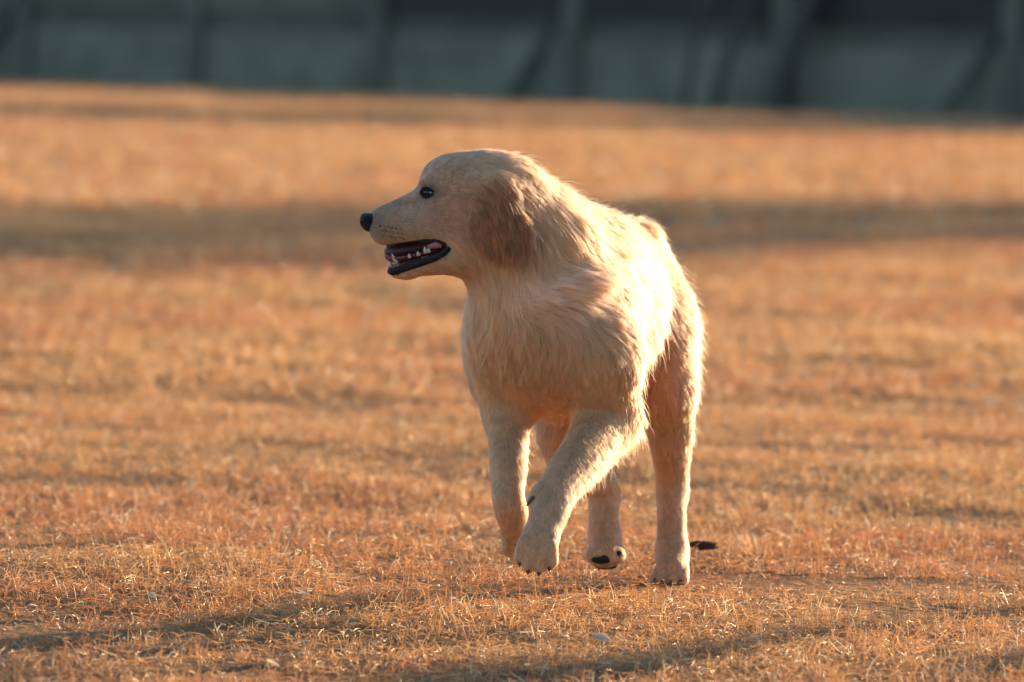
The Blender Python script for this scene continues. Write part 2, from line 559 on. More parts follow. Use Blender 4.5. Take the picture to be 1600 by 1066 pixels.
o = grass_zone('grass', -2.8, 2.8, -2.3, 3.6, 13500, 0.008, 0.036, 0.00048, 1)
o['label'] = 'short dry straw-coloured grass round the dog'
o = grass_zone('grass', -3.8, 3.8, 3.6, 12.5, 4200, 0.015, 0.055, 0.00085, 2)
o['label'] = 'dry golden grass behind the dog, out of focus'
o = grass_zone('grass', -7.5, 7.5, 12.5, 46.0, 900, 0.03, 0.075, 0.0020, 3)
o['label'] = 'far blurred dry grass reaching up to the wall'


# ------------------------------------------------------------------ litter on the turf
def leaf(px, py, L, wd, rz, up, label, mat=None):
    c = G(px, py); c[2] = gz(c[0], c[1])[0] + up
    V, Fc = [], []
    for i in range(7):
        t = i / 6 - 0.5
        w = wd * math.sqrt(max(0, 1 - (2 * t) ** 2)) * (0.9 + 0.2 * math.sin(5 * i)) + 0.0006
        for k, q in enumerate((-1, -0.5, 0, 0.5, 1)):
            V.append((t * L, q * w, 0.25 * L * t * t + 0.35 * abs(q) * w + 0.0015))
    V += [(x, y, z - 0.0008) for x, y, z in V]
    for i in range(6):
        for k in range(4):
            a = i * 5 + k
            Fc += [(a, a + 5, a + 6, a + 1), (a + 35, a + 36, a + 41, a + 40)]
    o = mesh_obj('dry_leaf', V, Fc, mat or M_litter)
    o.location = c
    o.rotation_euler = (0.5, 0.3, rz)
    tag(o, label, 'leaf', 'pale leaves lying on the dry grass')


leaf(1548, 650, 0.030, 0.010, 0.5, 0.035, 'bright white leaf scrap in the grass near the right edge')
leaf(424, 1048, 0.030, 0.007, 1.0, 0.020, 'pale curled leaf at the bottom left of the turf')
leaf(236, 956, 0.014, 0.006, 0.2, 0.022, 'small whitish leaf on the turf at the lower left')
leaf(470, 948, 0.026, 0.006, 0.6, 0.018, 'slender pale leaf lying left of the dog\'s paws')
leaf(938, 1012, 0.030, 0.008, 0.1, 0.018, 'pale leaf lying flat below the dog\'s hind paws')
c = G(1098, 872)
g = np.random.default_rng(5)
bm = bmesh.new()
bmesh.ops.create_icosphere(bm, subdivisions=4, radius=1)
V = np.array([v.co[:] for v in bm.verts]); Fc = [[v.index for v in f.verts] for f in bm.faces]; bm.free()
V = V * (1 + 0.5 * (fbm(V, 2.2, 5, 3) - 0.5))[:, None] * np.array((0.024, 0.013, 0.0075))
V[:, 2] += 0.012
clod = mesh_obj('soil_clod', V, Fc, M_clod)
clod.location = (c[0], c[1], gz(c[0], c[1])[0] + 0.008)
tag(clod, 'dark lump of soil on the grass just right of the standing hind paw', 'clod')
# ------------------------------------------------------------------ the dog: a smooth-blended body, then its coat
VOX = 0.004
LO = np.array((-0.28, -0.74, -0.012))
HI = np.array((0.36, 0.50, 0.68))
NG = np.ceil((HI - LO) / VOX).astype(int) + 1
SDF = np.full(NG, 0.2, dtype=np.float32)
AX = [LO[a] + VOX * np.arange(NG[a]) for a in range(3)]


def _region(lo, hi):
    a = np.clip(np.floor((lo - LO) / VOX).astype(int), 0, NG - 1)
    b = np.clip(np.ceil((hi - LO) / VOX).astype(int) + 1, 1, NG)
    sl = tuple(slice(a[i], b[i]) for i in range(3))
    g = np.meshgrid(*[AX[i][sl[i]] for i in range(3)], indexing='ij')
    return sl, np.stack(g, -1).astype(np.float32)


def _blend(sl, d, k, op):
    s = SDF[sl]
    if op == 'add':
        h = np.clip(0.5 + 0.5 * (s - d) / k, 0, 1)
        SDF[sl] = s * (1 - h) + d * h - k * h * (1 - h)
    else:
        h = np.clip(0.5 - 0.5 * (s + d) / k, 0, 1)
        SDF[sl] = s * (1 - h) - d * h + k * h * (1 - h)


def rc(a, b, ra, rb, k=0.03, op='add'):
    """a tapered round limb from a to b"""
    a = np.asarray(a, float); b = np.asarray(b, float)
    pad = max(ra, rb) + k + 0.02
    sl, p = _region(np.minimum(a, b) - pad, np.maximum(a, b) + pad)
    ba = (b - a).astype(np.float32)
    t = np.clip(((p - a.astype(np.float32)) @ ba) / max(float(ba @ ba), 1e-9), 0, 1)
    d = np.linalg.norm(p - a.astype(np.float32) - t[..., None] * ba, axis=-1) - (ra + t * (rb - ra))
    _blend(sl, d, k, op)


def chain(pts, rad, k=0.03, sub=4):
    """one smooth tapered limb through all the points, blended on once"""
    P = np.asarray(pts, float); r = np.asarray(rad, float)
    Q, q = [], []
    for i in range(len(P) - 1):
        p0, p1, p2, p3 = P[max(i - 1, 0)], P[i], P[i + 1], P[min(i + 2, len(P) - 1)]
        for j in range(sub):
            t = j / sub
            Q.append(0.5 * (2 * p1 + (p2 - p0) * t + (2 * p0 - 5 * p1 + 4 * p2 - p3) * t * t + (3 * p1 - p0 - 3 * p2 + p3) * t ** 3))
            q.append(r[i] + (r[i + 1] - r[i]) * (t * t * (3 - 2 * t)))
    Q.append(P[-1]); q.append(r[-1])
    Q = np.array(Q, dtype=np.float32)
    pad = max(q) + k + 0.02
    sl, p = _region(Q.min(0) - pad, Q.max(0) + pad)
    d = np.full(p.shape[:-1], 9, np.float32)
    for i in range(len(Q) - 1):
        ba = Q[i + 1] - Q[i]
        t = np.clip(((p - Q[i]) @ ba) / max(float(ba @ ba), 1e-9), 0, 1)
        d = np.minimum(d, np.linalg.norm(p - Q[i] - t[..., None] * ba, axis=-1) - (q[i] + t * (q[i + 1] - q[i])))
    _blend(sl, d, k, 'add')


def el(c, radii, axes=None, k=0.03, op='add'):
    axes = np.eye(3) if axes is None else np.asarray(axes, float)
    c = np.asarray(c, float); radii = np.asarray(radii, float)
    pad = max(radii) + k + 0.02
    sl, p = _region(c - pad, c + pad)
    q = (p - c.astype(np.float32)) @ axes.T.astype(np.float32)
    k0 = np.linalg.norm(q / radii, axis=-1); k1 = np.linalg.norm(q / radii ** 2, axis=-1)
    d = k0 * (k0 - 1) / np.maximum(k1, 1e-6)
    _blend(sl, d, k, op)


def carve_prism(poly, y0, y1, k=0.004):
    """cut a profile (list of world points, read in x and z) right through from y0 to y1"""
    P = np.array([(p[0], p[2]) for p in poly])
    lo = np.array((P[:, 0].min(), y0, P[:, 1].min())) - 0.02
    hi = np.array((P[:, 0].max(), y1, P[:, 1].max())) + 0.02
    sl, p = _region(lo, hi)
    x, z = p[..., 0], p[..., 2]
    d = np.full(x.shape, 1e9, np.float32); inside = np.zeros(x.shape, bool)
    for i in range(len(P)):
        a, b = P[i], P[(i + 1) % len(P)]
        e = b - a
        t = np.clip(((x - a[0]) * e[0] + (z - a[1]) * e[1]) / (e @ e), 0, 1)
        d = np.minimum(d, np.hypot(x - a[0] - t * e[0], z - a[1] - t * e[1]))
        c = ((a[1] > z) != (b[1] > z)) & (x < (b[0] - a[0]) * (z - a[1]) / (b[1] - a[1] + 1e-12) + a[0])
        inside ^= c
    d = np.where(inside, -d, d)
    d = np.maximum(d, np.maximum(y0 - p[..., 1], p[..., 1] - y1))
    _blend(sl, d, k, 'cut')


def surface_nets():
    S = SDF
    n = np.array(S.shape) - 1
    acc = np.zeros((*n, 3), np.float32); cnt = np.zeros(n, np.float32)
    cor = [(i, j, k) for i in (0, 1) for j in (0, 1) for k in (0, 1)]
    sub = lambda c: S[c[0]:c[0] + n[0], c[1]:c[1] + n[1], c[2]:c[2] + n[2]]
    for a in cor:
        for ax in range(3):
            if a[ax]: continue
            b = list(a); b[ax] = 1
            sa, sb = sub(a), sub(b)
            x = (sa < 0) != (sb < 0)
            t = np.where(x, sa / np.where(x, sa - sb, 1), 0)
            for d in range(3):
                acc[..., d] += np.where(x, a[d] + (t if d == ax else 0), 0)
            cnt += x
    act = cnt > 0
    idx = np.full(n, -1, np.int64); idx[act] = np.arange(act.sum())
    cell = np.argwhere(act)
    V = (cell + acc[act] / cnt[act][:, None]) * VOX + LO
    Fs = []
    for ax in range(3):
        u, v = (ax + 1) % 3, (ax + 2) % 3
        A = S[tuple(slice(0, -1) if d == ax else slice(None) for d in range(3))]
        B = S[tuple(slice(1, None) if d == ax else slice(None) for d in range(3))]
        e = np.argwhere((A < 0) != (B < 0))
        e = e[(e[:, u] > 0) & (e[:, v] > 0) & (e[:, u] < n[u]) & (e[:, v] < n[v])]
        flip = A[tuple(e.T)] < 0
        q = []
        for du, dv in ((0, 0), (-1, 0), (-1, -1), (0, -1)):
            c = e.copy(); c[:, u] += du; c[:, v] += dv
            q.append(idx[tuple(c.T)])
        q = np.stack(q, -1)
        q[~flip] = q[~flip][:, ::-1]
        Fs.append(q)
    return V, np.concatenate(Fs)


def sample_sdf(p):
    q = (p - LO) / VOX
    q = np.clip(q, 0, NG - 1.001)
    i = q.astype(int); f = q - i
    out = 0
    for c in range(8):
        b = np.array(((c >> 0) & 1, (c >> 1) & 1, (c >> 2) & 1))
        w = np.prod(np.where(b, f, 1 - f), axis=-1)
        out = out + w * SDF[tuple((i + b).T)]
    return out


def grad_sdf(p):
    e = VOX * 0.8
    g = np.stack([sample_sdf(p + e * np.eye(3)[a]) - sample_sdf(p - e * np.eye(3)[a]) for a in range(3)], -1)
    return g / (np.linalg.norm(g, axis=-1, keepdims=True) + 1e-9)


# body frame: the dog walks towards the camera and a little to the left
PSI = R(15)
FW = np.array((-math.sin(PSI), -math.cos(PSI), 0.0))      # forward
LT = np.array((math.cos(PSI), -math.sin(PSI), 0.0))       # the dog's left (right in the picture)
UP = np.array((0, 0, 1.0))
BODY = np.stack([LT, FW, UP])
YH = -0.36                                                # the head, turned to the left, lies in this plane


def H(px, py, dy=0.0):
    return W(px, py, YH) + np.array((0, dy, 0))


# trunk
el(W(908, 460, -0.11), (0.098, 0.21, 0.123), BODY, 0.05)              # rib cage
el(W(853, 515, -0.33), (0.091, 0.093, 0.102), BODY, 0.06)             # fore chest
rc(W(915, 490, -0.05), W(957, 475, 0.16), 0.096, 0.086, 0.06)         # loin and belly
el(W(948, 442, 0.17), (0.074, 0.15, 0.102), BODY, 0.05)               # croup
rc(W(848, 575, -0.29), W(880, 585, -0.12), 0.060, 0.060, 0.06)        # brisket
# neck
rc(W(790, 308, YH + 0.02), W(901, 414, -0.17), 0.057, 0.080, 0.05)    # crest
rc(W(772, 352, YH), W(835, 470, -0.34), 0.060, 0.088, 0.05)           # throat side
rc(W(850, 400, -0.33), W(880, 480, -0.30), 0.075, 0.085, 0.05)
# shoulders
el(W(940, 505, -0.26), (0.044, 0.085, 0.112), BODY, 0.05)
el(W(772, 530, -0.20), (0.040, 0.080, 0.105), BODY, 0.05)
RUFF = np.array([unit((0.86, 0.30, 0.36)), unit((-0.25, 0.95, 0.0)), unit((-0.36, 0.0, 0.93))])
el(W(872, 456, -0.390), (0.078, 0.042, 0.034), RUFF, 0.015)            # the roll of the ruff over the shoulder
el(W(748, 466, -0.435), (0.018, 0.020, 0.030), None, 0.025, 'cut')     # hollow of the throat
el(W(938, 550, -0.34), (0.032, 0.050, 0.075), BODY, 0.022)             # shoulder blade and upper arm
# left fore leg, reaching forward and across
LF = [W(938, 560, -0.37), W(944, 648, -0.34), W(909, 712, -0.43), W(872, 766, -0.51), W(859, 800, -0.54), W(846, 838, -0.565)]
chain(LF, [0.058, 0.040, 0.0310, 0.0270, 0.0258, 0.0225], 0.045)
rc(W(955, 648, -0.33), W(968, 668, -0.27), 0.034, 0.022, 0.03)         # point of the elbow
rc(W(846, 772, -0.525), W(834, 780, -0.535), 0.012, 0.008, 0.014)        # dew claw pad
# right fore leg, lifted, the paw folded back
RF = [W(795, 530, -0.31), W(792, 625, -0.29), W(794, 692, -0.33), W(794, 772, -0.40), W(799, 800, -0.395), W(806, 832, -0.36)]
chain(RF, [0.056, 0.0385, 0.0270, 0.0220, 0.0225, 0.017], 0.035)
# left hind leg, standing
LH = [W(1000, 480, 0.16), W(1040, 590, 0.04), W(1047, 660, 0.05), W(1050, 755, 0.085), W(1049, 800, 0.068), W(1050, 872, 0.048)]
chain(LH, [0.070, 0.044, 0.034, 0.0225, 0.0205, 0.0205], 0.03)
el(W(1040, 565, 0.13), (0.036, 0.066, 0.088), BODY, 0.06)              # back of the thigh
rc(W(1054, 748, 0.105), W(1051, 775, 0.095), 0.015, 0.015, 0.02)        # point of the hock
# right hind leg, swinging forward under the belly
RH = [W(915, 480, 0.12), W(886, 640, -0.05), W(884, 706, -0.07), W(940, 760, 0.01), W(943, 800, -0.005), W(945, 846, -0.025)]
chain(RH, [0.075, 0.042, 0.032, 0.0240, 0.0215, 0.0205], 0.03)
# tail, hanging behind the hind legs
chain([W(1000, 372, 0.31), W(1035, 430, 0.38), W(1062, 540, 0.41), W(1058, 640, 0.40)], [0.026, 0.022, 0.015, 0.008], 0.03)

# head
el(H(752, 292), (0.066, 0.054, 0.050), None, 0.03)                     # skull
el(H(700, 281), (0.038, 0.043, 0.031), None, 0.03)                     # forehead
for s in (-1, 1):
    el(H(675, 285, s * 0.028), (0.018, 0.0135, 0.011), None, 0.009)     # brow
    el(H(712, 345, s * 0.022), (0.048, 0.030, 0.044), None, 0.03)      # cheek
    rc(H(676, 319, s * 0.036), H(724, 318, s * 0.050), 0.006, 0.009, 0.012)     # cheek bone
    rc(H(668, 352, s * 0.014), H(601, 360, s * 0.009), 0.0235, 0.0180, 0.016)   # flews
    rc(H(722, 398, s * 0.020), H(632, 419, s * 0.010), 0.0235, 0.0120, 0.015)   # lower jaw
rc(H(690, 312), H(599, 342), 0.0285, 0.0162, 0.02)                     # bridge of the nose
rc(H(640, 421), H(618, 420), 0.012, 0.0115, 0.01)                      # chin
el(H(745, 385), (0.045, 0.045, 0.040), None, 0.03)                     # throat latch
carve_prism([H(584, 388), H(604, 387), H(640, 378), H(682, 374), H(698, 383), H(688, 393), H(658, 400), H(628, 409),
             H(612, 414), H(584, 418)], YH - 0.09, YH + 0.017)
rc(H(678, 384, 0.031), H(613, 395, 0.021), 0.0135, 0.0125, 0.004)       # the far lip, hanging
EYE = H(667, 299.5, -0.0335)
el(EYE + np.array((0, -0.003, 0)), (0.0092, 0.008, 0.0072), None, 0.006, 'cut')
# ears: drop flaps on both sides of the skull
for s in (-1, 1):
    el(H(765, 292, s * 0.052), (0.036, 0.016, 0.022), None, 0.014)
    ax = np.array([unit((0.94, 0.05 * s, -0.30)), unit((0.0, 1.0, 0.18 * s)), unit((0.30, -0.12 * s, 0.95))])
    el(H(773, 316, s * 0.063), (0.031, 0.012, 0.038), ax, 0.012)
    el(H(781, 357, s * 0.073), (0.047, 0.010, 0.040), ax, 0.009)
    if s < 0: EAR_AX = ax

# paws
paw_parts = []


def paw(c, f, u, sz=1.0, spread=1.0, pads=1.0):
    """four toes from the centre c of the paw; f = where the toes point, u = out of the back of the paw"""
    f = unit(f); u = unit(u - f * np.dot(u, f)); r = np.cross(f, u)
    el(c - f * 0.004 * sz, np.array((0.024, 0.028, 0.017)) * sz, np.stack([r, f, u]), 0.018)
    for j, (lx, fx) in enumerate(((-0.0235, 0.010), (-0.0085, 0.020), (0.0085, 0.020), (0.0235, 0.010))):
        a = c + sz * (r * lx * 0.8 * spread + f * (fx - 0.010) + u * 0.008)
        b = c + sz * (r * lx * spread + f * (fx + 0.010) - u * 0.002)
        rc(a, b, 0.0108 * sz, 0.0100 * sz, 0.0018)
        tip = b + sz * (f * 0.008 + u * 0.001)
        if pads <= 1: paw_parts.append(('claw', [tip, tip + sz * (f * 0.004 - u * 0.002), tip + sz * (f * 0.007 - u * 0.006)], r, u))
        if pads <= 1: paw_parts.append(('pad', b - sz * (u * 0.0070) + sz * f * 0.001, (r, f, u), np.array((0.0075, 0.0100, 0.0050)) * sz * pads))
    if pads > 1:                                              # tipped up: the dark sole shows under the toes
        paw_parts.append(('pad', c + sz * (f * 0.0330 - u * 0.0070 + r * 0.006), (r, f, u), np.array((0.0165, 0.0105, 0.0085)) * sz))
        paw_parts.append(('pad', c + sz * (f * 0.0245 + u * 0.0020 - r * 0.0215), (r, f, u), np.array((0.0085, 0.0100, 0.0065)) * sz))
    paw_parts.append(('pad', c - sz * (u * 0.0165 + f * 0.004), (r, f, u), np.array((0.0180, 0.0125, 0.0065)) * sz * (0.7 + 0.3 * pads)))


paw(W(841, 853, -0.58), np.array((-0.16, -0.40, -0.90)), np.array((-0.05, -0.90, 0.45)), 0.95, 0.95)
paw(W(809, 846, -0.35), np.array((0.10, 0.45, -0.88)), np.array((-0.1, -0.9, -0.4)), 0.82, 0.8)
paw(W(947, 869, -0.045), np.array((-0.05, -0.85, 0.14)), np.array((-0.02, 0.14, 0.85)), 0.86, 0.98, 1.12)
rc(W(1050, 862, 0.05), W(1049, 888, 0.012), 0.0205, 0.0185, 0.02)
rc(W(945, 840, -0.025), W(946, 862, -0.052), 0.0195, 0.017, 0.02)
paw(W(1050, 898, 0.018), np.array((-0.25, -0.92, -0.16)), np.array((0, 0, 1.0)), 0.90, 0.95)

bv, bf = surface_nets()
DOG0 = np.array((0.10, -0.15, 0.0))
dog = empty('dog', DOG0)
tag(dog, 'golden retriever trotting across dry grass, head turned left with mouth open', 'dog')
body = part('body', bv, bf, M_skin, dog)
# the bare mouth lining and the black rims of the lips
me = body.data
me.materials.append(M_mouth)
MOUTH = np.array([H(652, 393)])
cen = bv[bf].mean(1)


def in_poly(x, z, poly):
    ins = np.zeros(len(x), bool)
    for i in range(len(poly)):
        a, b = poly[i], poly[(i + 1) % len(poly)]
        ins ^= ((a[2] > z) != (b[2] > z)) & (x < (b[0] - a[0]) * (z - a[2]) / (b[2] - a[2] + 1e-12) + a[0])
    return ins


MP = [H(585, 386), H(604, 385.5), H(640, 376), H(682, 372), H(701, 381), H(692, 395), H(660, 402), H(630, 411), H(612, 416), H(585, 420)]
inm = in_poly(cen[:, 0], cen[:, 2], MP) & (abs(cen[:, 1] - YH) < 0.05)
LIPLINE = np.array([H(a, b, c) for a, b, c in ((606, 424, 0), (614, 425, 0.012), (626, 420, 0.018), (642, 414, 0.024), (660, 408, 0.030), (678, 402, 0.037), (692, 394, 0.042), (699, 386, 0.044))])


def lip_distance(p):
    d = np.full(len(p), 9.0)
    q = p.copy(); q[:, 1] = YH + abs(q[:, 1] - YH)
    for a, b in zip(LIPLINE[:-1], LIPLINE[1:]):
        t = np.clip(((q - a) @ (b - a)) / ((b - a) @ (b - a)), 0, 1)
        d = np.minimum(d, np.linalg.norm(q - a - t[:, None] * (b - a), axis=1))
    return d


rim = (lip_distance(cen) < 0.0066) & ~inm
la = me.attributes.new('lip_distance', 'FLOAT', 'POINT')
la.data.foreach_set('value', lip_distance(bv).astype(np.float32))
me.polygons.foreach_set('material_index', inm.astype(np.int32))
bald = inm | rim

# nose
nv, nf = [], []
for c, ra, in ((H(578, 347.5), (0.0155, 0.0175, 0.0140)),):
    nv, nf = ellipsoid(c, np.eye(3), np.array(ra), 40, 24)
nv = np.array(nv)
nc = H(578, 347.5)
q = nv - nc
front = np.clip(-q[:, 0] / 0.0135, 0, 1)
q[:, 0] = np.where(q[:, 0] < 0, -0.0150 * (np.abs(q[:, 0]) / 0.0155) ** 0.72, q[:, 0])
q[:, 2] = np.where(q[:, 2] > 0, 0.0135 * (np.abs(q[:, 2]) / 0.0140) ** 0.8, q[:, 2])
q[:, 2] += 0.0022 * front - 0.10 * np.clip(q[:, 2], -1, 0) * front          # blunt front, overhanging top
q[:, 1] *= 1 - 0.35 * np.clip(-q[:, 2] / 0.0135, 0, 1)                       # narrower below
for s in (-1, 1):                                                            # nostrils
    dd = np.linalg.norm((q - np.array((-0.0095, s * 0.0085, -0.001))) / np.array((0.006, 0.0045, 0.0042)), axis=1)
    q += np.where(dd < 1, (1 - dd ** 2), 0)[:, None] * np.array((0.0055, -s * 0.004, 0.001))
q[:, 0] += 0.0016 * np.exp(-(q[:, 1] / 0.0016) ** 2) * front                 # groove
part('nose', nc + q, nf, M_nose, dog)

# eyes with lids
for s in (-1, 1):
    ec = np.array((EYE[0], YH + s * 0.0330, EYE[2]))
    v, f = ellipsoid(ec, np.eye(3), np.array((0.0098, 0.0094, 0.0094)), 28, 18)
    eye = part('eye', v, f, M_eye, dog)
    v, f = ellipsoid(ec + np.array((0.0056, s * 0.0048, 0.0002)), np.eye(3), np.array((0.0023, 0.0036, 0.0025)), 14, 8)
    mesh_obj('white_of_eye', np.array(v) - DOG0, f, M_sclera, eye)
    ring = []
    for k in range(25):
        w = 2 * math.pi * k / 24
        x = 0.0090 * math.cos(w); z = 0.0056 * math.sin(w) * (1.0 if math.sin(w) > 0 else 0.85)
        if math.cos(w) > 0.75: x += 0.004 * (math.cos(w) - 0.75) / 0.25; z -= 0.001
        yy = math.sqrt(max(0.0, 1 - (x / 0.0175) ** 2 - (z / 0.0175) ** 2)) * 0.0105
        ring.append(ec + np.array((x, s * (yy - 0.0005), z)))
    v, f = tube(ring, [0.0016] * 25, 8)
    part('eyelid', v, f, M_black, dog)

# mouth: lips, tongue, gum, teeth
for s in (-1, 1):
    lipp = [(609, 424, 0.004), (614, 424, 0.012), (626, 419, 0.018), (642, 413, 0.024), (660, 407, 0.030), (678, 401, 0.037), (692, 394, 0.043),
            (699, 386, 0.045), (696, 379, 0.044), (686, 375.5, 0.040)]
    v, f = tube([H(a, b, s * c) for a, b, c in lipp], [0.0042, 0.0062, 0.0052, 0.0058, 0.0044, 0.0052, 0.0042, 0.0036, 0.0028, 0.0015], 10)
    part('lower_lip', v, f, M_black, dog)
    upp = [(604, 384, 0.012), (622, 380, 0.022), (640, 377, 0.028), (662, 374, 0.034), (684, 373, 0.040), (697, 379, 0.044)]
    v, f = tube([H(a, b, s * c) for a, b, c in upp], [0.0006, 0.0008, 0.0010, 0.0014, 0.0024, 0.003], 8)
    part('upper_lip', v, f, M_black, dog)
    v, f = tube([H(669, 384, s * 0.032), H(682, 381, s * 0.038), H(691, 383, s * 0.041)], [0.003, 0.0055, 0.003], 10)
    part('gum', v, f, M_gum, dog)

    def tooth(base, tip, r, bend=0.0):
        a, b = np.asarray(base), np.asarray(tip)
        mid = (a + b) / 2 + np.array((-bend, 0, 0))
        v, f = tube([a, mid, a * 0.15 + b * 0.85 , b], [r, r * 0.8, r * 0.32, r * 0.05], 8)
        part('tooth', v, f, M_tooth, dog)
    tooth(H(621, 411, s * 0.013), H(612, 395, s * 0.0155), 0.0036, 0.0006)
    tooth(H(609.5, 417, s * 0.004), H(607.5, 409, s * 0.004), 0.0026)
    tooth(H(612, 416, s * 0.008), H(608, 408, s * 0.009), 0.0026)
    tooth(H(641, 402, s * 0.021), H(639, 395, s * 0.022), 0.0030)
    tooth(H(655, 398, s * 0.026), H(653, 391, s * 0.027), 0.0034)
    tooth(H(666, 394, s * 0.030), H(664, 383, s * 0.031), 0.0036)
    tooth(H(671, 393, s * 0.032), H(670, 385, s * 0.033), 0.0034)
tp = [(694, 391), (675, 393), (655, 398), (635, 402), (618, 404), (607, 401), (602, 397)]
tw = [0.016, 0.019, 0.020, 0.0195, 0.018, 0.014, 0.006]
tv, tf = [], []
for (a, b), w in zip(tp, tw):
    c = H(a, b)
    for k in range(16):
        t = 2 * math.pi * k / 16
        yy = math.cos(t) * w
        tv.append(c + np.array((0, yy, math.sin(t) * 0.0048 + 0.004 * (yy / 0.02) ** 2 - 0.002)))
for i in range(len(tp) - 1):
    for k in range(16):
        tf.append((i * 16 + k, i * 16 + (k + 1) % 16, (i + 1) * 16 + (k + 1) % 16, (i + 1) * 16 + k))
tf += [tuple(range(15, -1, -1)), tuple((len(tp) - 1) * 16 + k for k in range(16))]
part('tongue', tv, tf, M_tongue, dog)

# claws and pads
for e in paw_parts:
    if e[0] == 'claw':
        v, f = tube(e[1], [0.0034, 0.0026, 0.0006], 8)
        part('claw', v, f, M_claw, dog)
    else:
        v, f = ellipsoid(e[1], np.stack(e[2]), e[3], 20, 14)
        v = np.array(v); v = e[1] + (v - e[1]) * (0.8 + 0.45 * fbm(v, 150, 8, 2))[:, None]
        part('paw_pad', v, f, M_pad, dog)
dc = W(829, 782, -0.545)                                                 # dew claw of the reaching leg
v, f = tube([dc + np.array((0.006, 0, 0.004)), dc, dc + np.array((-0.006, -0.002, -0.008))], [0.0038, 0.0034, 0.0007], 8)
part('claw', v, f, M_claw, dog)

